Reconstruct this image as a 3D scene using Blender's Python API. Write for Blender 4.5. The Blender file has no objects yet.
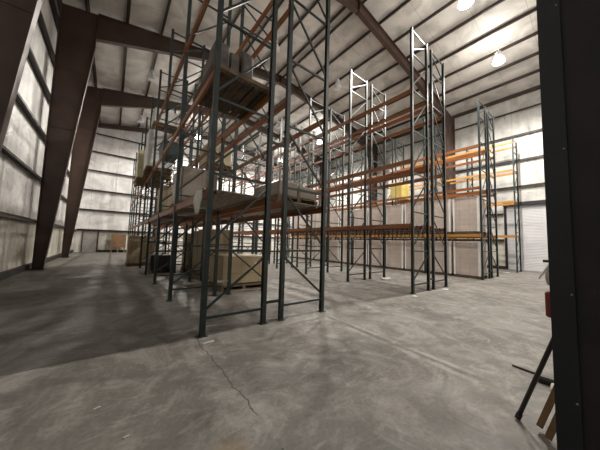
import bpy, math, random
from mathutils import Vector, Matrix

# ------------------------------------------------------------------ camera, world, exposure
sc = bpy.context.scene
col = sc.collection
F_PX, YAW, PITCH, ROLL, CAM_H = 239.4, 0.6638, 0.0738, 0.0296, 1.44
fw = Vector((math.sin(YAW) * math.cos(PITCH), math.cos(YAW) * math.cos(PITCH), math.sin(PITCH)))
rt = Vector((math.cos(YAW), -math.sin(YAW), 0))
up = rt.cross(fw)
r2 = rt * math.cos(ROLL) + up * math.sin(ROLL)
u2 = up * math.cos(ROLL) - rt * math.sin(ROLL)
cam = bpy.data.cameras.new('camera')
cam.sensor_width = 36.0
cam.lens = F_PX * 36.0 / 600.0
cam.clip_start = 0.02
cam_o = bpy.data.objects.new('camera', cam)
col.objects.link(cam_o)
M3 = Matrix((r2, u2, -fw)).transposed()
cam_o.matrix_world = Matrix.Translation((0, 0, CAM_H)) @ M3.to_4x4()
sc.camera = cam_o

world = bpy.data.worlds.new('world')
world.use_nodes = True
world.node_tree.nodes['Background'].inputs[0].default_value = (0.80, 0.86, 1.0, 1)
world.node_tree.nodes['Background'].inputs[1].default_value = 0.20
sc.world = world

sc.view_settings.view_transform = 'Standard'
sc.view_settings.look = 'None'
sc.view_settings.gamma = 1.0
sc.view_settings.exposure = 0.20
LAMP_POWER = 2500.0
UP_POWER = 130.0
LIT = {(10.9, 3.2), (15.9, 3.2), (15.9, 17.5), (15.9, 24.7), (6.1, 17.5), (6.1, 24.7)}

random.seed(7)

# ------------------------------------------------------------------ helpers
def tag(o, label=None, cat=None, group=None, kind=None):
    if label: o['label'] = label
    if cat: o['category'] = cat
    if group: o['group'] = group
    if kind: o['kind'] = kind
    return o

def empty(name, loc=(0, 0, 0), rz=0.0):
    o = bpy.data.objects.new(name, None)
    o.empty_display_size = 0.1
    col.objects.link(o)
    o.location = loc
    o.rotation_euler = (0, 0, rz)
    return o

class MB:
    def __init__(s):
        s.v = []; s.f = []; s.sm = []
    def add(s, vs, fs, smooth=False):
        b = len(s.v)
        s.v += [tuple(v) for v in vs]
        s.f += [tuple(b + i for i in f) for f in fs]
        s.sm += [smooth] * len(fs)
        return s
    def box(s, x0, x1, y0, y1, z0, z1):
        vs = [(x0, y0, z0), (x1, y0, z0), (x1, y1, z0), (x0, y1, z0), (x0, y0, z1), (x1, y0, z1), (x1, y1, z1), (x0, y1, z1)]
        return s.add(vs, [(0, 3, 2, 1), (4, 5, 6, 7), (0, 1, 5, 4), (1, 2, 6, 5), (2, 3, 7, 6), (3, 0, 4, 7)])
    def bbox(s, x0, x1, y0, y1, z0, z1, b=0.01):
        # box with chamfered edges
        def rect(x0, x1, y0, y1, z, c):
            return [(x0 + c, y0, z), (x1 - c, y0, z), (x1, y0 + c, z), (x1, y1 - c, z), (x1 - c, y1, z), (x0 + c, y1, z), (x0, y1 - c, z), (x0, y0 + c, z)]
        rings = [rect(x0 + b, x1 - b, y0 + b, y1 - b, z0, b * .5), rect(x0, x1, y0, y1, z0 + b, b), rect(x0, x1, y0, y1, z1 - b, b), rect(x0 + b, x1 - b, y0 + b, y1 - b, z1, b * .5)]
        return s.loft(rings)
    def loft(s, rings, smooth=False, caps=True, closed=True):
        n = len(rings[0]); vs = [p for r in rings for p in r]; fs = []
        for k in range(len(rings) - 1):
            for i in range(n if closed else n - 1):
                j = (i + 1) % n
                fs.append((k * n + i, k * n + j, (k + 1) * n + j, (k + 1) * n + i))
        if caps:
            fs.append(tuple(reversed(range(n))))
            fs.append(tuple((len(rings) - 1) * n + i for i in range(n)))
        return s.add(vs, fs, smooth)
    def bar(s, a, b, w, t, ref=(0, 1, 0)):
        # rectangular bar a->b, w across, t along ref
        a = Vector(a); b = Vector(b); d = (b - a).normalized(); r = Vector(ref)
        r = (r - d * r.dot(d)).normalized(); q = d.cross(r)
        ring = lambda p: [p + q * w / 2 * i + r * t / 2 * j for i, j in ((-1, -1), (1, -1), (1, 1), (-1, 1))]
        return s.loft([ring(a), ring(b)])
    def tube(s, pts, rad, n=10, caps=True):
        pts = [Vector(p) for p in pts]; rings = []
        for i, p in enumerate(pts):
            d = (pts[min(i + 1, len(pts) - 1)] - pts[max(i - 1, 0)]).normalized()
            r = Vector((0, 0, 1)) if abs(d.z) < .9 else Vector((1, 0, 0))
            x = d.cross(r).normalized(); y = d.cross(x)
            rr = rad[i] if isinstance(rad, (list, tuple)) else rad
            rings.append([p + x * math.cos(2 * math.pi * k / n) * rr + y * math.sin(2 * math.pi * k / n) * rr for k in range(n)])
        return s.loft(rings, smooth=True, caps=caps)
    def lathe(s, prof, n=24, cx=0, cy=0):
        rings = [[(cx + r * math.cos(2 * math.pi * k / n), cy + r * math.sin(2 * math.pi * k / n), z) for k in range(n)] for r, z in prof]
        return s.loft(rings, smooth=True, caps=True)
    def prism(s, poly, axis, a, b):
        def m(p, t):
            return {'X': (t, p[0], p[1]), 'Y': (p[0], t, p[1]), 'Z': (p[0], p[1], t)}[axis]
        return s.loft([[m(p, a) for p in poly], [m(p, b) for p in poly]])
    def build(s, name, mat, parent=None, kind=None):
        me = bpy.data.meshes.new(name)
        me.from_pydata(s.v, [], s.f)
        for p, sm in zip(me.polygons, s.sm): p.use_smooth = sm
        me.materials.append(mat)
        me.validate()
        import bmesh
        bm = bmesh.new(); bm.from_mesh(me)
        bmesh.ops.recalc_face_normals(bm, faces=bm.faces)
        bm.to_mesh(me); bm.free()
        o = bpy.data.objects.new(name, me)
        col.objects.link(o)
        if parent is not None: o.parent = parent
        if kind: o['kind'] = kind
        return o

KIDS = {}
def copy_tree(o, parent=None):
    c = o.copy(); col.objects.link(c)
    if parent is not None: c.parent = parent
    for ch in o.children: copy_tree(ch, c)
    return c

ORD = ['first', 'second', 'third', 'fourth', 'fifth', 'sixth', 'seventh', 'eighth', 'ninth', 'tenth', 'eleventh', 'twelfth', 'thirteenth', 'fourteenth']

# ------------------------------------------------------------------ materials
def newmat(name):
    m = bpy.data.materials.new(name); m.use_nodes = True
    nt = m.node_tree
    return m, nt, nt.nodes['Principled BSDF']

def nd(nt, t, **kw):
    n = nt.nodes.new(t)
    for k, v in kw.items():
        if k in n.inputs: n.inputs[k].default_value = v
        else: setattr(n, k, v)
    return n

def noisy(name, c1, c2, scale=4.0, rough=0.7, metal=0.0, bump=0.0, stretch=(1, 1, 1), detail=6, lo=.35, hi=.65, bscale=None, distort=0.0, spec=.5):
    m, nt, p = newmat(name)
    tc = nd(nt, 'ShaderNodeTexCoord')
    mp = nd(nt, 'ShaderNodeMapping'); mp.inputs['Scale'].default_value = stretch
    nt.links.new(tc.outputs['Object'], mp.inputs[0])
    nz = nd(nt, 'ShaderNodeTexNoise', Scale=scale, Detail=detail, Distortion=distort)
    nt.links.new(mp.outputs[0], nz.inputs['Vector'])
    cr = nd(nt, 'ShaderNodeValToRGB')
    cr.color_ramp.elements[0].position = lo; cr.color_ramp.elements[0].color = (*c1, 1)
    cr.color_ramp.elements[1].position = hi; cr.color_ramp.elements[1].color = (*c2, 1)
    nt.links.new(nz.outputs['Fac'], cr.inputs[0])
    nt.links.new(cr.outputs[0], p.inputs['Base Color'])
    p.inputs['Roughness'].default_value = rough
    p.inputs['Metallic'].default_value = metal
    p.inputs['Specular IOR Level'].default_value = spec
    if bump:
        n2 = nd(nt, 'ShaderNodeTexNoise', Scale=bscale or scale * 3, Detail=4)
        nt.links.new(mp.outputs[0], n2.inputs['Vector'])
        b = nd(nt, 'ShaderNodeBump', Strength=bump, Distance=0.05)
        nt.links.new(n2.outputs['Fac'], b.inputs['Height'])
        nt.links.new(b.outputs[0], p.inputs['Normal'])
    return m

def mix(nt, fac, a, b, mode='MIX'):
    n = nt.nodes.new('ShaderNodeMix'); n.data_type = 'RGBA'; n.blend_type = mode
    for sock, v in ((n.inputs[0], fac), (n.inputs[6], a), (n.inputs[7], b)):
        if hasattr(v, 'links'): nt.links.new(v, sock)
        elif isinstance(v, (int, float)): sock.default_value = v
        else: sock.default_value = (*v, 1)
    return n.outputs[2]

def math_n(nt, op, a, b=0.0, c=None):
    n = nt.nodes.new('ShaderNodeMath'); n.operation = op
    for i, v in enumerate((a, b) if c is None else (a, b, c)):
        if hasattr(v, 'links'): nt.links.new(v, n.inputs[i])
        else: n.inputs[i].default_value = v
    return n.outputs[0]

def ramp(nt, v, lo, hi, c0=(0, 0, 0), c1=(1, 1, 1)):
    cr = nd(nt, 'ShaderNodeValToRGB')
    cr.color_ramp.elements[0].position = lo; cr.color_ramp.elements[0].color = (*c0, 1)
    cr.color_ramp.elements[1].position = hi; cr.color_ramp.elements[1].color = (*c1, 1)
    nt.links.new(v, cr.inputs[0])
    return cr.outputs[0]

TK = (0.9979, -0.0653, -3.2223)   # wheel track line on the floor
def concrete():
    m, nt, p = newmat('worn concrete')
    tc = nd(nt, 'ShaderNodeTexCoord'); sep = nd(nt, 'ShaderNodeSeparateXYZ')
    nt.links.new(tc.outputs['Object'], sep.inputs[0])
    X, Y = sep.outputs[0], sep.outputs[1]
    def noise(scale, detail=6, dist=0.0, stretch=(1, 1, 1), rot=0.0, rough=.6):
        mp = nd(nt, 'ShaderNodeMapping'); mp.inputs['Scale'].default_value = stretch; mp.inputs['Rotation'].default_value = (0, 0, rot)
        nt.links.new(tc.outputs['Object'], mp.inputs[0])
        n = nd(nt, 'ShaderNodeTexNoise', Scale=scale, Detail=detail, Distortion=dist, Roughness=rough)
        nt.links.new(mp.outputs[0], n.inputs['Vector']); return n.outputs['Fac']
    base = ramp(nt, noise(.55, 8, .8), .32, .68, (.122, .112, .100), (.250, .234, .212))
    sw = ramp(nt, noise(1.1, 7, 3.0, (1, .75, 1), .5, .65), .46, .66)
    c = mix(nt, math_n(nt, 'MULTIPLY', sw, .55), base, (.40, .378, .345))
    sw2 = ramp(nt, noise(2.6, 6, 2.6, (.6, 1, 1), -.35, .65), .52, .70)
    c = mix(nt, math_n(nt, 'MULTIPLY', sw2, .50), c, (.43, .407, .37))
    dk = ramp(nt, noise(1.0, 7, 2.0, (1, 1, 1), 1.1, .65), .52, .68)
    c = mix(nt, math_n(nt, 'MULTIPLY', dk, .60), c, (.095, .088, .078))
    fine = ramp(nt, noise(28, 3), .35, .7, (.82, .82, .82), (1.08, 1.08, 1.08))
    c = mix(nt, 1.0, c, fine, 'MULTIPLY')
    # darker older slab beyond the joint on the left bay
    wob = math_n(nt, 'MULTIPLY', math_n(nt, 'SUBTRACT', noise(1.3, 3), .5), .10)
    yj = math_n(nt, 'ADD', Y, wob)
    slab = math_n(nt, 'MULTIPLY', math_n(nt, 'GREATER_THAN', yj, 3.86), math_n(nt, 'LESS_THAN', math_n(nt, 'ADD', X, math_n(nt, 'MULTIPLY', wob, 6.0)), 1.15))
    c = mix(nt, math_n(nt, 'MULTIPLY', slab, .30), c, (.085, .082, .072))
    # joint and crack
    j1 = math_n(nt, 'LESS_THAN', math_n(nt, 'ABSOLUTE', math_n(nt, 'SUBTRACT', yj, 3.86)), .012)
    wob2 = math_n(nt, 'MULTIPLY', math_n(nt, 'SUBTRACT', noise(3.2, 4), .5), .16)
    j2 = math_n(nt, 'LESS_THAN', math_n(nt, 'ABSOLUTE', math_n(nt, 'SUBTRACT', math_n(nt, 'ADD', X, wob2), 1.06)), .007)
    j2 = math_n(nt, 'MULTIPLY', j2, math_n(nt, 'LESS_THAN', Y, 3.86))
    j2 = math_n(nt, 'MULTIPLY', j2, math_n(nt, 'GREATER_THAN', noise(2.1, 2), .40))
    jj = math_n(nt, 'MAXIMUM', math_n(nt, 'MULTIPLY', j1, .5), math_n(nt, 'MULTIPLY', j2, .8))
    c = mix(nt, jj, c, (.05, .047, .042))
    # long curved wheel track across the slab
    u_ = math_n(nt, 'ADD', math_n(nt, 'MULTIPLY', X, TK[0]), math_n(nt, 'ADD', math_n(nt, 'MULTIPLY', Y, TK[1]), TK[2]))
    u_ = math_n(nt, 'ADD', u_, math_n(nt, 'MULTIPLY', wob2, .35))
    au = math_n(nt, 'ABSOLUTE', u_)
    inr = math_n(nt, 'MULTIPLY', math_n(nt, 'LESS_THAN', Y, 3.5), math_n(nt, 'GREATER_THAN', Y, .9))
    inr = math_n(nt, 'MULTIPLY', inr, ramp(nt, noise(1.9, 3), .38, .55))
    dark_t = math_n(nt, 'MULTIPLY', math_n(nt, 'LESS_THAN', au, .028), inr)
    lite_t = math_n(nt, 'MULTIPLY', math_n(nt, 'LESS_THAN', math_n(nt, 'ABSOLUTE', math_n(nt, 'SUBTRACT', au, .085)), .04), inr)
    c = mix(nt, math_n(nt, 'MULTIPLY', dark_t, .5), c, (.09, .085, .075))
    c = mix(nt, math_n(nt, 'MULTIPLY', lite_t, .45), c, (.46, .45, .41))
    # rust stain
    dx = math_n(nt, 'SUBTRACT', X, .72); dy = math_n(nt, 'SUBTRACT', Y, 1.62)
    rr = math_n(nt, 'ADD', math_n(nt, 'MULTIPLY', dx, dx), math_n(nt, 'MULTIPLY', dy, dy))
    st = math_n(nt, 'SUBTRACT', 1.0, math_n(nt, 'DIVIDE', rr, .035)); st.node.use_clamp = True
    c = mix(nt, math_n(nt, 'MULTIPLY', st, .45), c, (.25, .16, .05))
    nt.links.new(c, p.inputs['Base Color'])
    rg = ramp(nt, noise(1.1, 4, 1.0), .3, .7, (.50, .50, .50), (.75, .75, .75))
    nt.links.new(rg, p.inputs['Roughness'])
    p.inputs['Specular IOR Level'].default_value = .4
    b = nd(nt, 'ShaderNodeBump', Strength=.12, Distance=.02)
    nt.links.new(noise(14, 5), b.inputs['Height']); nt.links.new(b.outputs[0], p.inputs['Normal'])
    return m

def insulation(name, base, axis, dirty=0.0, wrinkle=.5, seam=1.9):
    # vinyl faced blanket insulation: axis = horizontal direction used for the vertical seams
    m, nt, p = newmat(name)
    tc = nd(nt, 'ShaderNodeTexCoord'); sep = nd(nt, 'ShaderNodeSeparateXYZ')
    nt.links.new(tc.outputs['Object'], sep.inputs[0])
    H = sep.outputs['XYZ'.index(axis)]; Z = sep.outputs[2]
    n1 = nd(nt, 'ShaderNodeTexNoise', Scale=.8, Detail=6, Distortion=1.0)
    nt.links.new(tc.outputs['Object'], n1.inputs['Vector'])
    c = mix(nt, ramp(nt, n1.outputs['Fac'], .42, .66), base, tuple(x * .68 for x in base))
    # vertical streaks
    mp = nd(nt, 'ShaderNodeMapping'); mp.inputs['Scale'].default_value = (1, 1, .12) if dirty else (1, 1, 1)
    nt.links.new(tc.outputs['Object'], mp.inputs[0])
    n2 = nd(nt, 'ShaderNodeTexNoise', Scale=2.6, Detail=7, Distortion=.8)
    nt.links.new(mp.outputs[0], n2.inputs['Vector'])
    if dirty:
        low = math_n(nt, 'LESS_THAN', Z, 2.05)
        f = math_n(nt, 'MULTIPLY', ramp(nt, n2.outputs['Fac'], .42, .70), math_n(nt, 'ADD', .22, math_n(nt, 'MULTIPLY', low, .60)))
        c = mix(nt, math_n(nt, 'MULTIPLY', f, dirty), c, (.14, .12, .08))
        c = mix(nt, math_n(nt, 'MULTIPLY', low, .50 * dirty), c, (.50, .46, .33))
        n3 = nd(nt, 'ShaderNodeTexNoise', Scale=1.7, Detail=4, Distortion=2.0)
        nt.links.new(mp.outputs[0], n3.inputs['Vector'])
        c = mix(nt, math_n(nt, 'MULTIPLY', ramp(nt, n3.outputs['Fac'], .66, .72), .55 * dirty), c, (.05, .045, .04))
    # taped seams
    fr = math_n(nt, 'FRACT', math_n(nt, 'DIVIDE', H, seam))
    s = math_n(nt, 'LESS_THAN', fr, .012)
    c = mix(nt, math_n(nt, 'MULTIPLY', s, .55), c, (.22, .20, .18))
    nt.links.new(c, p.inputs['Base Color'])
    p.inputs['Roughness'].default_value = .45
    b = nd(nt, 'ShaderNodeBump', Strength=wrinkle, Distance=.08)
    nb = nd(nt, 'ShaderNodeTexNoise', Scale=1.6, Detail=5, Distortion=1.6)
    nt.links.new(tc.outputs['Object'], nb.inputs['Vector'])
    nt.links.new(nb.outputs['Fac'], b.inputs['Height']); nt.links.new(b.outputs[0], p.inputs['Normal'])
    return m

def post_paint():
    # rack green with the column perforations (two rows of slots at 50 mm pitch)
    m, nt, p = newmat('rack green perforated')
    tc = nd(nt, 'ShaderNodeTexCoord'); sep = nd(nt, 'ShaderNodeSeparateXYZ')
    nt.links.new(tc.outputs['Object'], sep.inputs[0])
    X, Z = sep.outputs[1], sep.outputs[2]
    a = math_n(nt, 'SUBTRACT', math_n(nt, 'FRACT', math_n(nt, 'DIVIDE', Z, .0508)), .5)
    a = math_n(nt, 'MULTIPLY', a, .0508)
    b = math_n(nt, 'SUBTRACT', math_n(nt, 'ABSOLUTE', X), .017)
    r = math_n(nt, 'ADD', math_n(nt, 'MULTIPLY', math_n(nt, 'MULTIPLY', a, a), .45), math_n(nt, 'MULTIPLY', b, b))
    hole = math_n(nt, 'LESS_THAN', r, .00006)
    n1 = nd(nt, 'ShaderNodeTexNoise', Scale=9, Detail=6)
    nt.links.new(tc.outputs['Object'], n1.inputs['Vector'])
    c = ramp(nt, n1.outputs['Fac'], .35, .75, (.011, .019, .019), (.024, .036, .034))
    wear = ramp(nt, n1.outputs['Fac'], .70, .74)
    c = mix(nt, math_n(nt, 'MULTIPLY', wear, .5), c, (.12, .11, .10))
    c = mix(nt, hole, c, (.004, .004, .004))
    nt.links.new(c, p.inputs['Base Color'])
    p.inputs['Roughness'].default_value = .38
    return m

def cartons(name, c1, c2, cw=.38, ch=.28):
    m, nt, p = newmat(name)
    tc = nd(nt, 'ShaderNodeTexCoord'); sep = nd(nt, 'ShaderNodeSeparateXYZ')
    nt.links.new(tc.outputs['Object'], sep.inputs[0])
    n1 = nd(nt, 'ShaderNodeTexNoise', Scale=2.2, Detail=5)
    nt.links.new(tc.outputs['Object'], n1.inputs['Vector'])
    c = ramp(nt, n1.outputs['Fac'], .35, .7, c1, c2)
    g = None
    for ax, w in ((0, cw), (1, cw), (2, ch)):
        fr = math_n(nt, 'FRACT', math_n(nt, 'DIVIDE', math_n(nt, 'ADD', sep.outputs[ax], .011), w))
        ln = math_n(nt, 'LESS_THAN', fr, .05)
        g = ln if g is None else math_n(nt, 'MAXIMUM', g, ln)
    nt.links.new(mix(nt, math_n(nt, 'MULTIPLY', g, .38), c, tuple(x * .4 for x in c1)), p.inputs['Base Color'])
    p.inputs['Roughness'].default_value = .42
    p.inputs['Coat Weight'].default_value = .15
    b = nd(nt, 'ShaderNodeBump', Strength=.25, Distance=.02)
    n2 = nd(nt, 'ShaderNodeTexNoise', Scale=7, Detail=4, Distortion=2)
    nt.links.new(tc.outputs['Object'], n2.inputs['Vector'])
    nt.links.new(n2.outputs['Fac'], b.inputs['Height']); nt.links.new(b.outputs[0], p.inputs['Normal'])
    return m

def emission(name, c, s):
    m, nt, p = newmat(name)
    p.inputs['Base Color'].default_value = (*c, 1)
    p.inputs['Emission Color'].default_value = (*c, 1)
    p.inputs['Emission Strength'].default_value = s
    return m

M = dict(
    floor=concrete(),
    wall_l=insulation('wall blanket side', (.80, .785, .765), 'Y', 1.0, .6),
    wall_r=insulation('wall blanket right', (.60, .595, .565), 'Y', .8, .5),
    wall_f=insulation('wall blanket end', (.82, .80, .79), 'X', .55, .35, 1.75),
    roof=insulation('roof blanket', (.66, .635, .60), 'Y', 0.0, .25, 1.9),
    steel=noisy('red brown primer steel', (.048, .026, .019), (.070, .040, .029), 1.2, .45),
    girt=noisy('dark girt steel', (.018, .012, .010), (.030, .020, .017), 1.5, .5),
    purlin=noisy('brown purlin steel', (.032, .020, .016), (.050, .032, .026), 1.5, .5),
    dark=noisy('dark grey steel', (.006, .007, .009), (.012, .013, .016), 2.0, .5),
    jamb=noisy('rust brown steel', (.012, .008, .008), (.022, .014, .013), 4, .6),
    green=noisy('rack green', (.011, .019, .019), (.024, .036, .034), 9, .38),
    post=post_paint(),
    orange=noisy('rack orange', (.20, .070, .024), (.31, .120, .042), 3, .42, stretch=(1, .3, 1)),
    amber=noisy('amber rack paint', (.36, .16, .032), (.50, .25, .055), 3, .42, stretch=(1, .3, 1)),
    galv=noisy('galvanised steel', (.32, .33, .33), (.46, .46, .45), 8, .4, .6),
    wood=noisy('weathered pallet wood', (.13, .085, .045), (.25, .17, .10), 5, .8, stretch=(1, 4, 4)),
    plank=noisy('grey deck planks', (.16, .125, .095), (.28, .23, .18), 4, .8, stretch=(4, 1, 4)),
    deck=noisy('dark deck boards', (.050, .035, .024), (.105, .072, .045), 4, .8, stretch=(4, 1, 4)),
    carton=cartons('brown cartons', (.46, .395, .355), (.56, .49, .445), .40, .235),
    kraft=cartons('tan kraft cartons', (.33, .25, .145), (.44, .34, .21), .6, .48),
    wrap=cartons('stretch wrapped cartons', (.25, .205, .165), (.36, .31, .26), .5, .30),
    tanwrap=noisy('tan wrapped load', (.27, .21, .12), (.40, .32, .21), 2.5, .45, bump=.4, stretch=(3, 3, .5)),
    yellowwrap=noisy('yellowed wrap', (.42, .36, .20), (.56, .50, .33), 2.5, .4, bump=.4),
    yellow=noisy('yellow carton', (.55, .42, .10), (.66, .52, .17), 3, .6),
    whitewrap=noisy('white wrap', (.55, .54, .52), (.72, .71, .69), 3, .35, bump=.4),
    case=noisy('dark wrapped case', (.06, .05, .045), (.16, .14, .125), 5, .45, bump=.3),
    black=noisy('black film', (.020, .018, .018), (.055, .048, .045), 5, .35, bump=.3),
    cornerb=noisy('white corner board', (.78, .77, .75), (.86, .85, .83), 4, .6),
    film=noisy('loose film', (.45, .44, .38), (.62, .60, .54), 4, .35, bump=.5),
    door=noisy('door white steel', (.50, .50, .52), (.58, .58, .60), 1.0, .5),
    grey=noisy('grey painted steel', (.26, .25, .24), (.36, .35, .33), 2, .6),
    ply=noisy('plywood', (.17, .090, .045), (.25, .14, .075), 3, .7, stretch=(1, 1, 5)),
    red=noisy('red paint', (.15, .020, .013), (.22, .030, .020), 3, .5),
    rag=noisy('grey rag', (.36, .35, .31), (.56, .55, .48), 9, .9),
    blackp=noisy('black plastic', (.010, .010, .010), (.022, .022, .022), 6, .45),
    paper=noisy('paper scrap', (.45, .44, .40), (.60, .58, .54), 6, .8),
    board=noisy('raw timber', (.20, .125, .06), (.29, .19, .10), 4, .75, stretch=(5, 5, 1)),
    pole=noisy('dark pole', (.016, .012, .011), (.030, .022, .018), 8, .5),
    teal=noisy('dark teal plastic', (.03, .05, .05), (.05, .075, .075), 4, .5),
    lampw=noisy('lamp housing', (.50, .50, .50), (.62, .62, .62), 4, .4),
    lampoff=noisy('unlit acrylic', (.62, .64, .66), (.72, .74, .76), 4, .2),
    lampon=emission('lit acrylic', (1.0, .97, .90), 9.0),
    lens=emission('lit lens', (1.0, .98, .92), 60.0),
)

# ------------------------------------------------------------------ building dimensions
XL, XR, YN, YF = -2.72, 21.9, -0.18, 29.3
XRIDGE, ZRIDGE = 9.25, 14.05
ZL, ZR = 11.95, 12.20
def zroof(x):   # underside of the purlins
    return ZRIDGE - (XRIDGE - x) * (ZRIDGE - ZL) / (XRIDGE - XL) if x < XRIDGE else ZRIDGE - (x - XRIDGE) * (ZRIDGE - ZR) / (XR - XRIDGE)
PD = 0.2
GIRTS = [2.05, 3.9, 5.75, 7.6, 9.4, 11.15]

# floor
MB().box(XL - .3, XR + .3, -8.0, YF + .3, -.25, 0).build('floor', M['floor'], kind='structure')

# ceiling blanket, sagging between the purlins
pur = [9.0 - 1.52 * k for k in range(8)] + [9.52 + 1.52 * k for k in range(8)]
pur = sorted(p for p in pur if XL + .1 < p < XR - .1)
xs = [XL - .2] + pur + [XR + .2]
prof = []
for a, b in zip(xs[:-1], xs[1:]):
    n = 8
    for k in range(n):
        t = k / n; x = a + (b - a) * t
        prof.append((x, zroof(x) + PD - .05 * math.sin(math.pi * t) * (1 if b - a > .8 else .2)))
prof.append((xs[-1], zroof(xs[-1]) + PD))
rings = [[(x, y, z) for x, z in prof] + [(x, y, z + .15) for x, z in reversed(prof)] for y in (YN - .2, YF + .2)]
MB().loft(rings).build('ceiling', M['roof'], kind='structure')

# walls
MB().box(XL - .2, XL, YN - .2, YF + .2, 0, ZL + PD).build('wall_left', M['wall_l'], kind='structure')
D0, D1, DZ = 0.55, 4.26, 4.42      # roll-up door opening in the right wall
w = MB(); w.box(XR, XR + .2, YN - .2, D0, 0, ZR + PD); w.box(XR, XR + .2, D1, YF + .2, 0, ZR + PD); w.box(XR, XR + .2, D0, D1, DZ, ZR + PD)
w.build('wall_right', M['wall_r'], kind='structure')
gable = [(XL, 0), (XR, 0), (XR, zroof(XR) + PD), (XRIDGE, ZRIDGE + PD), (XL, zroof(XL) + PD)]
MB().prism(gable, 'Y', YF, YF + .2).build('wall_far', M['wall_f'], kind='structure')
w = MB()   # near gable wall with the opening the picture is taken through
w.prism([(XL, 0), (-1.75, 0), (-1.75, 4.4), (1.95, 4.4), (1.95, 0), (XR, 0), (XR, zroof(XR) + PD), (XRIDGE, ZRIDGE + PD), (XL, zroof(XL) + PD)], 'Y', YN - .2, YN)
w.build('wall_near', M['wall_f'], kind='structure')

# roll-up door in the right wall
dz = MB()
zz = 0.02
while zz < DZ:
    dz.prism([(XR + .03, zz), (XR + .055, zz), (XR + .055, min(zz + .1, DZ)), (XR + .03, min(zz + .1, DZ)), (XR + .018, zz + .05)], 'Y', D0, D1)
    zz += .1
dr = dz.build('door_1', M['door'], kind='structure')
t = MB()
t.box(XR - .06, XR + .02, D1, D1 + .14, 0, DZ + .2); t.box(XR - .06, XR + .02, D0 - .14, D0, 0, DZ + .2); t.box(XR - .22, XR + .02, D0 - .14, D1 + .14, DZ, DZ + .24)
t.build('trim_1', M['dark'], kind='structure')

# personnel door in the far wall
d = MB().box(-2.05, -1.05, YF - .05, YF + .01, .02, 2.0).build('door_2', M['grey'], kind='structure')
t = MB(); t.box(-2.13, -2.05, YF - .09, YF, 0, 2.05); t.box(-1.05, -.97, YF - .09, YF, 0, 2.05)
t.build('trim_2', M['steel'], kind='structure')
MB().tube([(-1.17, YF - .05, 1.0), (-1.17, YF - .11, 1.0), (-1.27, YF - .11, 1.0)], .014).build('door_handle', M['galv'], d)

# girts
def zed(mb, ax, a, b, x, z, s):
    pass
for k, z in enumerate(GIRTS):
    g = MB(); g.box(XL, XL + .2, YN, YF, z - .035, z - .020); g.box(XL + .18, XL + .2, YN, YF, z - .10, z - .02); g.box(XL, XL + .03, YN, YF, z - .02, z + .07)
    g.build('wall_girt', M['girt'], kind='structure')
    for (ya, yb) in (((D1 + .16, YF),) if z < DZ else ((YN, YF),)):
        g = MB(); g.box(XR - .2, XR, ya, yb, z - .035, z - .020); g.box(XR - .2, XR - .18, ya, yb, z - .10, z - .02); g.box(XR - .03, XR, ya, yb, z - .02, z + .07)
        g.build('wall_girt', M['girt'], kind='structure')
    g = MB(); g.box(XL + .2, XR - .2, YF - .2, YF, z - .035, z - .020); g.box(XL + .2, XR - .2, YF - .2, YF - .18, z - .10, z - .02); g.box(XL + .2, XR - .2, YF - .03, YF, z - .02, z + .07)
    g.build('wall_girt', M['girt'], kind='structure')
# base sill
MB().box(XL, XL + .12, YN, YF, 0, .22).build('baseboard_left', M['jamb'], kind='structure')
MB().box(-.95, XR - .2, YF - .1, YF, 0, .22).build('baseboard_far', M['jamb'], kind='structure')
MB().box(XR - .1, XR, D1 + .15, YF, 0, .22).build('baseboard_right', M['jamb'], kind='structure')

# purlins (Z sections running the length of the building)
for x in pur:
    z = zroof(x)
    p_ = MB(); p_.box(x - .01, x + .01, YN, YF, z, z + PD); p_.box(x - .07, x, YN, YF, z, z + .015); p_.box(x, x + .07, YN, YF, z + PD - .015, z + PD)
    p_.build('roof_purlin', M['purlin'], kind='structure')
for x, nm in ((XL + .13, 'eave_strut'), (XR - .13, 'eave_strut')):
    z = zroof(x)
    MB().box(x - .07, x + .07, YN, YF, z - .05, z + PD).build(nm, M['purlin'], kind='structure')

# rigid frames: tapered columns and tapered rafters, each an I section
def column(y, side):
    xo = XL + .2 if side < 0 else XR - .2           # outer flange line
    s = 1 if side < 0 else -1
    zt = zroof(xo)
    xi0, xi1 = (xo + .32, xo + 1.27) if side < 0 else (xo - .5, xo - 1.75)
    zk = 10.45
    m = MB()
    m.prism([(xo, 0), (xi0, 0), (xi1, zk), (xi1, zroof(xi1) - .02), (xo, zt - .02)], 'Y', y - .008, y + .008)
    m.box(min(xo, xo + s * .02), max(xo, xo + s * .02), y - .13, y + .13, 0, zt - .02)
    m.bar((xi0, y, 0), (xi1, y, zk), .26, .02, ref=(1, 0, 0))
    m.bar((xi1, y, zk), (xi1, y, zroof(xi1) - .04), .22, .02, ref=(1, 0, 0))
    for zs in (3.0, 6.2, 9.0):                       # web splice stiffeners
        xa = xo; xb = xi0 + (xi1 - xi0) * zs / zk
        m.bar((xa, y, zs), (xb, y, zs + .0), .05, .012, ref=(0, 0, 1))
    m.box(min(xo - s * .05, xi0 + s * .08), max(xo - s * .05, xi0 + s * .08), y - .16, y + .16, 0, .025)
    return m.build('steel_column', M['steel'], kind='structure')

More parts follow.
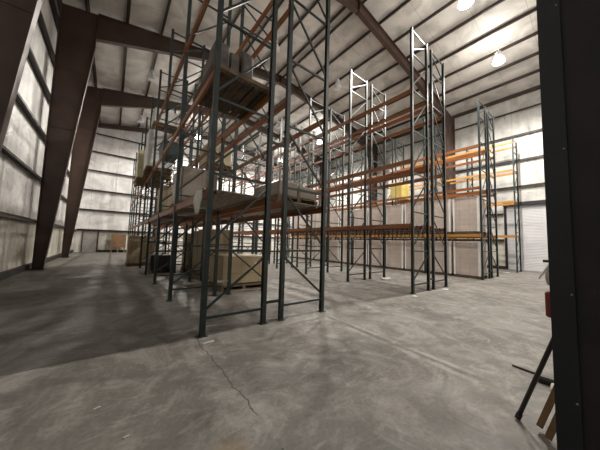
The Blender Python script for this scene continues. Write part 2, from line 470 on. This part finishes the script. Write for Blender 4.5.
def rafter(y, side):
    s = 1 if side < 0 else -1
    xk = (XL + .2 + 1.27) if side < 0 else (XR - .2 - 1.75)
    def depth(x):
        d = abs(x - xk)
        return max(.62, 1.30 - .135 * d) if d < 5.1 else .62
    xsn = [xk + (XRIDGE - xk) * k / 12 for k in range(13)]
    m = MB()
    top = [(x, zroof(x) - .005) for x in xsn]; bot = [(x, zroof(x) - depth(x)) for x in xsn]
    m.prism(top + bot[::-1], 'Y', y - .008, y + .008)
    for a, b in zip(bot[:-1], bot[1:]): m.bar((a[0], y, a[1]), (b[0], y, b[1]), .02, .24, ref=(0, 1, 0))
    for a, b in zip(top[:-1], top[1:]): m.bar((a[0], y, a[1] - .01), (b[0], y, b[1] - .01), .02, .24, ref=(0, 1, 0))
    x = XRIDGE - s * .012
    m.box(x - .012, x + .012, y - .13, y + .13, zroof(x) - .68, zroof(x) - .01)
    return m.build('roof_rafter', M['steel'], kind='structure')
FRAMES = [7.46, 14.8, 22.14]
for y in FRAMES:
    for s in (-1, 1):
        column(y, s); rafter(y, s)
# rafters lying against the far gable
for xa, xb in ((XL + .2, XRIDGE), (XRIDGE, XR - .2)):
    m = MB(); ym = YF - .3
    m.prism([(xa, zroof(xa) - .01), (xb, zroof(xb) - .01), (xb, zroof(xb) - .42), (xa, zroof(xa) - .42)], 'Y', ym - .006, ym + .006)
    m.bar((xa, ym, zroof(xa) - .42), (xb, ym, zroof(xb) - .42), .015, .18); m.bar((xa, ym, zroof(xa) - .02), (xb, ym, zroof(xb) - .02), .015, .18)
    m.build('roof_rafter', M['steel'], kind='structure')
# end wall columns on the far gable
for x in (3.6, 9.25, 15.2):
    m = MB(); m.box(x - .1, x + .1, YF - .45, YF - .43, 0, zroof(x) - .1); m.box(x - .1, x + .1, YF - .22, YF - .2, 0, zroof(x) - .1); m.box(x - .008, x + .008, YF - .43, YF - .22, 0, zroof(x) - .1)
    m.build('steel_column', M['steel'], kind='structure')

# dark jamb column beside the camera
m = MB()
m.box(1.60, 1.625, -.175, .135, 0, 4.4); m.box(1.625, 1.92, -.02, 0.0, 0, 4.4); m.box(1.92, 1.945, -.175, .145, 0, 4.4)
jm = m.build('steel_column', M['jamb'], kind='structure')
MB().box(1.583, 1.601, .09, .166, 0, 4.4).build('edge_angle', M['dark'], jm)
b = MB()
for z in (.35, .80, 1.25, 1.9, 2.6, 3.3):
    b.add(*(lambda vs_fs: vs_fs)(([(1.584 - dx, .10 + .004 * math.cos(k * math.pi / 3), z + .004 * math.sin(k * math.pi / 3)) for dx in (0, .005) for k in range(6)],
          [tuple(range(6)), tuple(range(11, 5, -1))] + [(k, (k + 1) % 6, 6 + (k + 1) % 6, 6 + k) for k in range(6)])))
b.build('bolt', M['grey'], jm)

# ------------------------------------------------------------------ lamps
def make_lamp(lit):
    r = empty('high_bay_lamp')
    m = MB(); m.lathe([(.05, .62), (.10, .60), (.13, .55), (.13, .38), (.10, .34), (.06, .33)], 20); m.build('housing', M['lampw'], r)
    m = MB(); m.tube([(0, 0, .62), (0, 0, 1.0)], .012, 8); m.build('hanger', M['galv'], r)
    m = MB(); rings = []
    for rr, z in ((.09, .36), (.16, .31), (.22, .20), (.26, .08), (.275, 0.0), (.262, 0.0), (.245, .08), (.205, .20), (.145, .30), (.08, .34)):
        rings.append([(rr * math.cos(2 * math.pi * k / 28), rr * math.sin(2 * math.pi * k / 28), z) for k in range(28)])
    m.loft(rings, smooth=True, caps=False); m.build('reflector', M['lampon'] if lit else M['lampoff'], r)
    m = MB(); m.lathe([(.02, -.045), (.10, -.04), (.19, -.02), (.262, .004), (.20, .012), (.02, .012)], 28); m.build('lens', M['lens'] if lit else M['lampoff'], r)
    if lit:
        L = bpy.data.lights.new('lamp_light', 'SPOT'); L.energy = LAMP_POWER; L.spot_size = math.radians(172); L.spot_blend = .35; L.color = (1.0, .95, .87); L.shadow_soft_size = .18
        lo = bpy.data.objects.new('lamp_light', L); col.objects.link(lo); lo.parent = r; lo.location = (0, 0, -.26)
        L = bpy.data.lights.new('lamp_uplight', 'POINT'); L.energy = UP_POWER; L.color = (1.0, .95, .87); L.shadow_soft_size = .12
        lo = bpy.data.objects.new('lamp_uplight', L); col.objects.link(lo); lo.parent = r; lo.location = (.0, .30, .50)
    return r
protos = {}
rown = {1.3: 'first', 6.1: 'second', 10.9: 'third', 15.9: 'fourth'}
for x in (1.3, 6.1, 10.9, 15.9):
    for j, y in enumerate((3.2, 10.4, 17.5, 24.7)):
        lit = (x, y) in LIT
        if lit not in protos: o = protos[lit] = make_lamp(lit)
        else: o = copy_tree(protos[lit])
        o.location = (x, y, 11.55)
        for c in o.children:                            # let each hanger reach its roof
            if c.name.startswith('hanger'): c.scale.z = 1.0; c.location.z = 0
        tag(o, f"{'lit' if lit else 'unlit white'} high bay lamp, {rown[x]} row from the left wall, {ORD[j]} from near end", 'ceiling lamp', 'high bay lamps')
        top = zroof(x) + PD - 11.55
        for c in o.children:
            if c.name.startswith('hanger'):
                c.data = c.data.copy()
                for v in c.data.vertices:
                    if v.co.z > .8: v.co.z = top - .02

# ------------------------------------------------------------------ pallet racking
FW_, BAY = 1.037, 2.53
FH = 8.58
PAN = [.26, 1.28, 2.50, 3.74, 5.12, 6.47, 7.70, 8.50]
def make_frame(slope):
    r = empty('rack_upright_frame')
    for x, s in ((0, 1), (FW_, -1)):
        t_ = .004
        m = MB()      # C channel, open side towards the other post
        m.box(x - s * .038 if s > 0 else x + .038 - t_, x - s * .038 + t_ if s > 0 else x + .038, -.038, .038, .012, FH)
        for sy in (-1, 1):
            y0 = sy * .038
            m.box(x - .038, x + .038, min(y0, y0 - sy * t_), max(y0, y0 - sy * t_), .012, FH)
            xa = x + s * .038; m.box(min(xa, xa - s * t_), max(xa, xa - s * t_), min(y0, y0 - sy * .022), max(y0, y0 - sy * .022), .012, FH)
        p_ = m.build('post', M['post'], r)
        f_ = MB().box(x - .07, x + .07, -.06, .075, 0, .012)
        f_.lathe([(.012, .012), (.012, .034), (.008, .036)], 8, x, .058)
        f_.build('foot_plate', M['green'], p_)
    for z in PAN:
        MB().box(.034, FW_ - .034, -.016, .016, z - .019, z + .019).build('horizontal_brace', M['green'], r)
    for a, b in zip(PAN[:-1], PAN[1:]):
        z0, z1 = a + .13, b - .12
        p0, p1 = ((.03, 0, z0), (FW_ - .03, 0, z1)) if slope > 0 else ((FW_ - .03, 0, z0), (.03, 0, z1))
        MB().bar(p0, p1, .036, .03, ref=(0, 1, 0)).build('diagonal_brace', M['green'], r)
    return r
fp = {}
def place_frame(x, y, slope, label):
    if slope not in fp: o = fp[slope] = make_frame(slope)
    else: o = copy_tree(fp[slope])
    o.location = (x, y, 0)
    return tag(o, label, 'rack frame', 'upright frames of the pallet racks')

bp = {}
def make_beam(mat='orange'):
    r = empty('rack_load_rail')
    m = MB()          # step beam profile in the X,Z plane, aisle side at -X
    m.prism([(-.022, -.065), (.022, -.065), (.022, .035), (.006, .035), (.006, .065), (-.022, .065)], 'Y', -BAY / 2 + .045, BAY / 2 - .045)
    m.build('rail_box', M[mat], r)
    for s in (-1, 1):
        e = s * (BAY / 2 - .041)
        c = MB(); c.box(-.026, .03, min(e, e - s * .006), max(e, e - s * .006), -.10, .10); c.box(-.045, -.039, min(e - s * .006, e + s * .034), max(e - s * .006, e + s * .034), -.10, .10)
        c.box(-.045, -.022, min(e, e - s * .006), max(e, e - s * .006), -.10, .10)
        c.build('end_connector', M[mat], r)
    return r
def place_beam(x, face, yc, z, label, mat='orange'):
    if mat not in bp: o = bp[mat] = make_beam(mat)
    else: o = copy_tree(bp[mat])
    o.location = (x, yc, z)
    o.rotation_euler.z = 0 if face < 0 else math.pi
    return tag(o, label, 'rack rail', 'orange load rails of the pallet racks')

LV = ['lowest', 'second', 'third', 'top']
# rack, line -> x of left post, first frame y, number of frames, levels, bays with beams on left face / right face
LINES = [
    ('left', 'left', 1.16, 3.79, 10, (2.17, 4.22, 6.22), 9, 6, 1),
    ('left', 'right', 2.57, 3.79, 9, (2.17, 4.22, 6.22), 6, 6, -1),
    ('middle', 'left', 7.25, 3.65, 9, (2.07, 4.12, 6.42), 7, 7, 1),
    ('middle', 'right', 8.66, 3.65, 9, (2.07, 4.12, 6.42), 7, 7, -1),
    ('right', 'left', 13.34, 3.50, 9, (2.02, 4.25, 6.28), 7, 6, 1),
    ('right', 'right', 14.75, 3.50, 8, (2.02, 4.25, 6.28), 4, 7, -1),
    ('wall-side', 'only', 19.9, 3.45, 4, (2.25, 4.45, 6.5, 8.3), 3, 3, 1),
]
XS = {}
for rack, line, x0, y0, nf, levels, nl, nr, sl in LINES:
    XS[(rack, line)] = (x0, y0)
    ln = 'one line' if line == 'only' else f'{line} line'
    for j in range(nf):
        place_frame(x0, y0 + BAY * j, sl, f"dark green upright frame, {rack} rack's {ln}, {ORD[j]} from near end")
    for face, xx, nb in ((-1, x0 - .0, nl), (1, x0 + FW_, nr)):
        for k, z in enumerate(levels):
            for j in range(nb):
                if rack == 'left' and line == 'right' and face > 0 and k == 2 and j < 2: continue
                amber = rack == 'wall-side' or (rack == 'right' and k == 0)
                place_beam(xx, face, y0 + BAY * (j + .5), z,
                           f"{'amber' if amber else 'orange'} rail, {rack} rack's {ln}, {'left' if face < 0 else 'right'} face, {LV[k]} level, {ORD[j]} bay", 'amber' if amber else 'orange')

# row spacers between the two lines of a back to back rack
sp = None
for rack, y0, n in (('left', 3.79, 5), ('middle', 3.65, 4), ('right', 3.5, 2)):
    xa = XS[(rack, 'left')][0] + FW_ + .04; xb = XS[(rack, 'right')][0] - .04
    for j in range(n):
        for k, z in enumerate((.36, 3.3)):
            m = MB(); y = y0 + BAY * j
            m.box(xa - .003, xb + .003, y - .018, y + .018, z - .025, z + .025)
            tag(m.build('row_spacer', M['galv'] if (j == 1 and k == 0) else M['green']), f"short {'low' if k == 0 else 'high'} spacer bar joining the {rack} rack's lines at the {ORD[j]} frame", 'spacer bar', 'row spacers')

# pallet support bars in the middle rack's lowest level
pp = None
for line in ('left', 'right'):
    x0, y0 = XS[('middle', line)]
    for j in range(3 if line == 'left' else 1):
        for k in range(14):
            if pp is None:
                m = MB(); m.box(.008, FW_ - .050, -.015, .015, -.115, -.06); m.box(.008, .016, -.017, .017, -.36, -.06)
                for xa, xb in ((.008, -.03), (FW_ - .050, FW_ - .012)):
                    m.box(min(xa, xa + .008) if xa < .5 else xa - .008, xa + .008 if xa < .5 else xa, -.016, .016, -.08, .016)
                    m.box(min(xa, xb), max(xa, xb), -.016, .016, .010, .018)
                pp = o = m.build('pallet_support', M['jamb'])
            else:
                o = pp.copy(); col.objects.link(o)
            o.location = (x0 + .022 - 0.0, y0 + BAY * j + .19 + k * .165, 2.07 + .057)
            tag(o, f"dark drop bar, middle rack's lowest rails, {line} line, {ORD[j]} bay, {ORD[k]} from near end", 'support bar', 'pallet support bars')

# plank decks on the left rack's lowest level
dp = None
for line in ('left', 'right'):
    x0, y0 = XS[('left', line)]
    for j in range(5):
        if dp is None:
            m = MB()
            for k in range(17):
                ya = -BAY / 2 + .06 + k * .142
                m.box(-.03, FW_ + .03, ya, ya + .085, 0, .022)
            m.box(.12, .17, -BAY / 2 + .06, BAY / 2 - .06, -.04, 0); m.box(FW_ - .17, FW_ - .12, -BAY / 2 + .06, BAY / 2 - .06, -.04, 0)
            dp = o = m.build('plank_deck', M['plank'])
        else:
            o = dp.copy(); col.objects.link(o)
        o.location = (x0, y0 + BAY * (j + .5), 2.17 + .066)
        tag(o, f"grey plank deck, left rack's lowest rails, {line} line, {ORD[j]} bay from near end", 'deck', 'plank decks of the left rack')

# ------------------------------------------------------------------ pallets and loads
def pallet_mb(w, d, h=.13):
    m = MB()
    for k in range(3):
        x = (0, w / 2 - .045, w - .09)[k]; m.box(x, x + .09, 0, d, .02, h - .02)
    n = 7
    for k in range(n):
        y = k * (d - .095) / (n - 1); m.box(0, w, y, y + .095, h - .02, h)
    for k in range(3):
        y = k * (d - .1) / 2; m.box(0, w, y, y + .1, 0, .02)
    return m

# brown carton loads with white corner boards on the right rack
def make_carton_load(h):
    r = empty('carton_pallet_load')
    w_, d_ = 1.02, 1.10
    pallet_mb(w_, d_).build('pallet', M['deck'], r)
    MB().bbox(.02, w_ - .02, .02, d_ - .02, .13, h, .012).build('carton_stack', M['carton'], r)
    for x in (0, 1):
        for y in (0, 1):
            xa = .006 if x == 0 else w_ - .006; ya = .006 if y == 0 else d_ - .006
            sx = 1 if x == 0 else -1; sy = 1 if y == 0 else -1
            m = MB(); m.box(min(xa, xa + sx * .075), max(xa, xa + sx * .075), min(ya, ya + sy * .010), max(ya, ya + sy * .010), .13, h - .02)
            m.box(min(xa, xa + sx * .010), max(xa, xa + sx * .010), min(ya, ya + sy * .075), max(ya, ya + sy * .075), .13, h - .02)
            m.build('corner_board', M['cornerb'], r)
    return r
cp = {}
x0, y0 = XS[('right', 'left')]
for lvl, z, h in ((0, 0.0, 1.74), (1, 2.02 + .066, 1.82)):
    for j in range(6):
        for k in range(2):
            if lvl not in cp: o = cp[lvl] = make_carton_load(h)
            else: o = copy_tree(cp[lvl])
            o.location = (x0 + .10, y0 + BAY * j + .11 + k * 1.21, z)
            tag(o, f"brown carton load with white corner boards, right rack {'floor' if lvl == 0 else 'rail'} level, {ORD[j * 2 + k]} from near end", 'pallet load', 'brown carton loads of the right rack')

def load(name, loc, size, mat, label, cat='pallet load', rz=0.0, pal=True, split=1, matp='wood', bev=.03):
    r = empty(name, loc, rz)
    w_, d_, h = size; z0 = 0
    if pal:
        pallet_mb(w_, d_).build('pallet', M[matp], r); z0 = .13
    for k in range(split):
        xa = .02 + (w_ - .04) * k / split; xb = .02 + (w_ - .04) * (k + 1) / split - (.015 if split > 1 else 0)
        MB().bbox(xa, xb, .02, d_ - .02, z0, h - (.05 * k), bev).build('wrapped_stack', M[mat], r)
    return tag(r, label, cat)

DK = 2.17 + .088
LA, RA = XS[('left', 'left')][0], XS[('left', 'right')][0]
# floor level of the left rack
load('pallet_load', (2.50, 6.72, 0), (1.42, 1.15, 1.0), 'kraft', 'low tan carton load on a pallet on the floor in the left rack, nearest')
load('pallet_load', (2.70, 8.98, 0), (1.0, 1.12, 1.85), 'tanwrap', 'tall tan wrapped load on the floor behind the low tan carton load')
load('pallet_load', (2.70, 10.14, 0), (1.0, 1.10, 1.80), 'tanwrap', 'second tall tan wrapped load on the floor behind the low tan carton load')
load('pallet_load', (2.70, 11.55, 0), (1.0, 1.12, 1.7), 'kraft', 'tan carton load on the floor, left rack right line, fourth bay')
load('pallet_load', (.66, 14.95, 0), (1.15, 1.15, 1.54), 'tanwrap', 'tan wrapped load standing in the left aisle at the far end of left rack')
load('pallet_load', (1.30, 11.6, 0), (.85, 1.1, .74), 'black', 'low black wrapped load on the floor inside left rack')
# lowest beam level
load('pallet_load', (1.235, 6.38, DK), (.93, 1.18, 1.02), 'wrap', 'pale stretch wrapped carton load on left rack lowest deck, left line, second bay')
load('pallet_load', (2.56, 4.02, DK), (1.08, 1.15, .46), 'wrap', 'low flat carton load on the nearest deck of left rack, right line', split=2)
load('pallet_load', (2.62, 8.95, DK), (1.0, 1.1, 1.1), 'yellowwrap', 'cream wrapped load on the lowest deck, right line of left rack, third bay')
load('pallet_load', (1.20, 9.1, DK), (.98, 1.1, 1.0), 'tanwrap', 'tan wrapped load on the lowest deck, left line of left rack, third bay')
# second beam level
Z2 = 4.22 + .066
r = empty('case_pallet_load', (1.13, 3.93, Z2))
w_, d_ = 1.14, 1.25
m = MB()
for k in range(6): m.box(k * .192, k * .192 + (.18 if k < 3 else .155), 0, d_, .115, .135)
m.box(0, w_, -.012, .012, .02, .115)
for k in range(3): m.box((0, .525, 1.05)[k], (.09, .615, 1.14)[k], .012, d_, .03, .115)
for k in range(6): m.box(k * .192, k * .192 + (.18 if k < 3 else .155), 0, d_, 0, .02)
m.build('pallet', M['deck'], r)
MB().box(0, w_, -.03, -.012, .055, .135).build('front_board', M['wood'], r)
for (xa, xb, ya, yb, z0, z1) in ((.04, .30, .06, .42, .135, .62), (.31, .51, .09, .40, .135, .56), (.53, .74, .05, .42, .135, .66), (.05, .42, .45, .85, .135, .55)):
    MB().bbox(xa, xb, ya, yb, z0, z1, .03).build('wrapped_case', M['case'], r)
MB().box(.735, .75, .055, .075, .135, .60).build('edge_strip', M['cornerb'], r)
tag(r, 'dark wrapped cases on a pallet high in the nearest bay of left rack', 'pallet load')
load('pallet_load', (.74, 14.0, Z2), (1.2, 1.12, 1.5), 'yellowwrap', 'yellowed wrapped load overhanging the second level of left rack, fifth bay, nearer')
load('pallet_load', (.80, 15.18, Z2), (1.2, 1.1, 1.3), 'yellowwrap', 'yellowed wrapped load overhanging the second level of left rack, fifth bay, farther')
load('pallet_load', (.90, 11.5, Z2), (1.0, 1.08, 1.72), 'whitewrap', 'white wrapped load on second level of left rack, near side of fourth bay')
load('pallet_load', (.95, 12.68, Z2), (1.1, 1.05, 1.5), 'whitewrap', 'white wrapped load on second level of left rack, far side of fourth bay')
load('pallet_load', (1.05, 11.6, 6.22 + .066), (.95, 1.08, .75), 'whitewrap', 'white wrapped load on third level of left rack, fourth bay')
load('pallet_load', (2.62, 9.2, Z2), (1.0, 1.05, .9), 'yellowwrap', 'cream wrapped load on second level of left rack, right line, third bay')
r = empty('storage_tote', (1.14, 8.98, Z2)); m = MB()
m.loft([[(.04, .04, 0), (.50, .04, 0), (.50, 1.02, 0), (.04, 1.02, 0)], [(0, 0, .42), (.54, 0, .42), (.54, 1.06, .42), (0, 1.06, .42)]]); m.build('tote_body', M['teal'], r)
MB().bbox(-.02, .56, -.02, 1.08, .42, .46, .012).build('lid', M['teal'], r)
tag(r, 'dark teal tote on second level of left rack, left line, third bay', 'tote')
# yellow carton on the right rack
r = empty('yellow_carton', (13.5, 7.45, 4.25 + .066)); MB().bbox(0, .9, 0, .75, 0, 1.0, .015).build('carton_body', M['yellow'], r)
MB().box(-.002, .902, .34, .41, .02, 1.003).build('tape_strip', M['kraft'], r)
tag(r, 'yellow carton on the second rail level of the right rack', 'carton')

# loose film hanging off the nearest deck
m = MB(); rings = []
for k in range(9):
    t_ = k / 8
    rings.append([(1.075 - .02 * math.sin(t_ * 3) + .012 * math.sin(a * 9 + t_ * 5), 3.93 + a * (.30 + .10 * math.sin(t_ * 3.1)) + .10 * (2 * t_ - 1) ** 2 - .05, 2.28 - .40 * t_ - .03 * math.sin(a * 3)) for a in [i / 10 for i in range(11)]])
rings = [[(1.135, p[1], 2.275) for p in rings[0]]] + rings
m.loft(rings, smooth=True, caps=False, closed=False)
o = m.build('plastic_film', M['film'])
md = o.modifiers.new('thickness', 'SOLIDIFY'); md.thickness = .004
tag(o, 'torn pale plastic film hanging off the nearest deck of left rack', 'plastic film')

# plywood sheets by the far wall
r = empty('plywood_crate', (-.05, YF - .75, 0))
MB().box(0, 1.15, 0, .5, .5, 1.75).build('plywood_panel', M['ply'], r)
[MB().box(x, x + .1, .02, .48, 0, .5).build('skid', M['wood'], r) for x in (.03, .52, 1.02)]
tag(r, 'orange brown plywood crate on skids against the far wall', 'crate')

# ------------------------------------------------------------------ things beside the dark jamb column
m = MB()
a = Vector((2.81, .52, .012)); b_ = Vector((2.63, -.16, 2.09))
r = empty('push_broom', (0, 0, 0))
m.tube([a, a + (b_ - a) * .5, b_], .016, 10); m.build('handle', M['pole'], r)
m = MB(); d_ = (b_ - a).normalized(); m.tube([a - d_ * .0, a + d_ * .05], .021, 10); m.build('end_cap', M['blackp'], r)
tag(r, 'dark pole leaning against the near wall beside the dark jamb column', 'pole')
m = MB(); m.tube([(3.99, .77, .012), (3.97, .60, .012), (3.95, .38, .012)], .011, 8)
tag(m.build('thin_rod', M['pole']), 'thin dark rod lying on the floor behind the leaning pole', 'rod')
m = MB(); m.bbox(3.76, 3.86, .26, .54, 0.0, .07, .02)
tag(m.build('broom_head', M['blackp']), 'dark broom head lying on the floor behind the leaning pole', 'broom head')
m = MB(); rings = []
for k in range(7):
    y = .10 + k * .05
    rings.append([(3.62 + .09 * math.cos(q) + .02 * math.sin(k * 2), y, .05 + .045 * math.sin(q) * (1 + .3 * math.sin(k * 1.7))) for q in [i * math.pi / 5 for i in range(10)]])
m.loft(rings, smooth=True)
tag(m.build('white_rag', M['rag']), 'crumpled white rag on the floor by the broom head', 'rag')
for k, (xa, ya, xb, zb) in enumerate(((2.79, .38, 2.52, 1.72), (2.68, .32, 2.40, 1.55))):
    m = MB(); m.bar((xa, ya, .05), (xb, -.14, zb), .04, .07, ref=(1, 0, 0))
    tag(m.build('timber_board', M['board']), f"{'longer' if k == 0 else 'shorter'} raw timber board leaning on the near wall below the red cabinet", 'board', 'leaning timber boards')
# red cabinet with a rag and a black valve
r = empty('red_fire_cabinet', (2.97, -.178, .865))
MB().bbox(0, .3, 0, .522, 0, .22, .014).build('lower_box', M['red'], r)
MB().bbox(.02, .28, 0, .485, .22, .42, .014).build('upper_box', M['red'], r)
m = MB(); m.tube([(.1, .44, .42), (.1, .44, .47)], .024, 10); m.box(.06, .14, .38, .53, .465, .487); m.build('valve_handle', M['blackp'], r)
tag(r, 'red cabinet with black handle on the near wall beyond the dark jamb column', 'cabinet')
m = MB(); rings = []
for k in range(9):
    t_ = k / 8
    rings.append([(2.975 - .008 - .005 * math.sin(a_ * 14 + t_ * 3), .245 + .075 * a_ + .012 * math.sin(t_ * 3.1) * a_, 1.285 - t_ * (.17 - .03 * a_)) for a_ in [i / 8 for i in range(9)]])
m.loft(rings, smooth=True, caps=False, closed=False)
rings = []
for k in range(6):
    t_ = k / 5
    rings.append([(2.962 - .012 * t_ + .02 * a_, .298 + .07 * t_, 1.315 - .13 * t_ + .02 * a_) for a_ in [i / 4 for i in range(5)]])
m.loft(rings, smooth=True, caps=False, closed=False)
o = m.build('draped_cloth', M['rag']); md = o.modifiers.new('thickness', 'SOLIDIFY'); md.thickness = .006
tag(o, 'grey white cloth draped over the red cabinet', 'cloth')

# ------------------------------------------------------------------ paper scraps on the floor
def scrap(x, y, w_, d_, rz, label):
    n = 6; vs = []
    for i in range(n + 1):
        for j in range(n + 1):
            u = i / n - .5; v = j / n - .5
            vs.append((u * w_, v * d_, .002 + .12 * min(w_, d_) * abs(math.sin(u * 5 + v * 3))))
    fs = [(i * (n + 1) + j, (i + 1) * (n + 1) + j, (i + 1) * (n + 1) + j + 1, i * (n + 1) + j + 1) for i in range(n) for j in range(n)]
    o = MB().add(vs, fs, True).build('paper_scrap', M['paper']); o.location = (x, y, 0); o.rotation_euler.z = rz
    md = o.modifiers.new('thickness', 'SOLIDIFY'); md.thickness = .003; md.offset = 1
    tag(o, label, 'paper scrap', 'paper scraps on the floor')
scrap(1.17, 3.52, .17, .04, .1, 'white paper strip on the floor in front of the nearest frame foot')
scrap(9.35, 5.9, .55, .30, .3, 'white crumpled paper by the second frame of the middle rack')
scrap(6.95, 3.45, .22, .12, .8, 'small white scrap by the nearest left foot of the middle rack')
scrap(9.0, 3.42, .32, .16, .2, 'white paper lying by the nearest right foot of the middle rack')
scrap(.0, 2.7, .05, .016, .3, 'tiny white flake on the front floor, left side, farther one')
scrap(.18, 2.2, .036, .014, .3, 'tiny white flake on the front floor, left side, closer one')
scrap(18.7, 3.75, .5, .3, .3, 'white scrap by the feet of the wall-side rack')
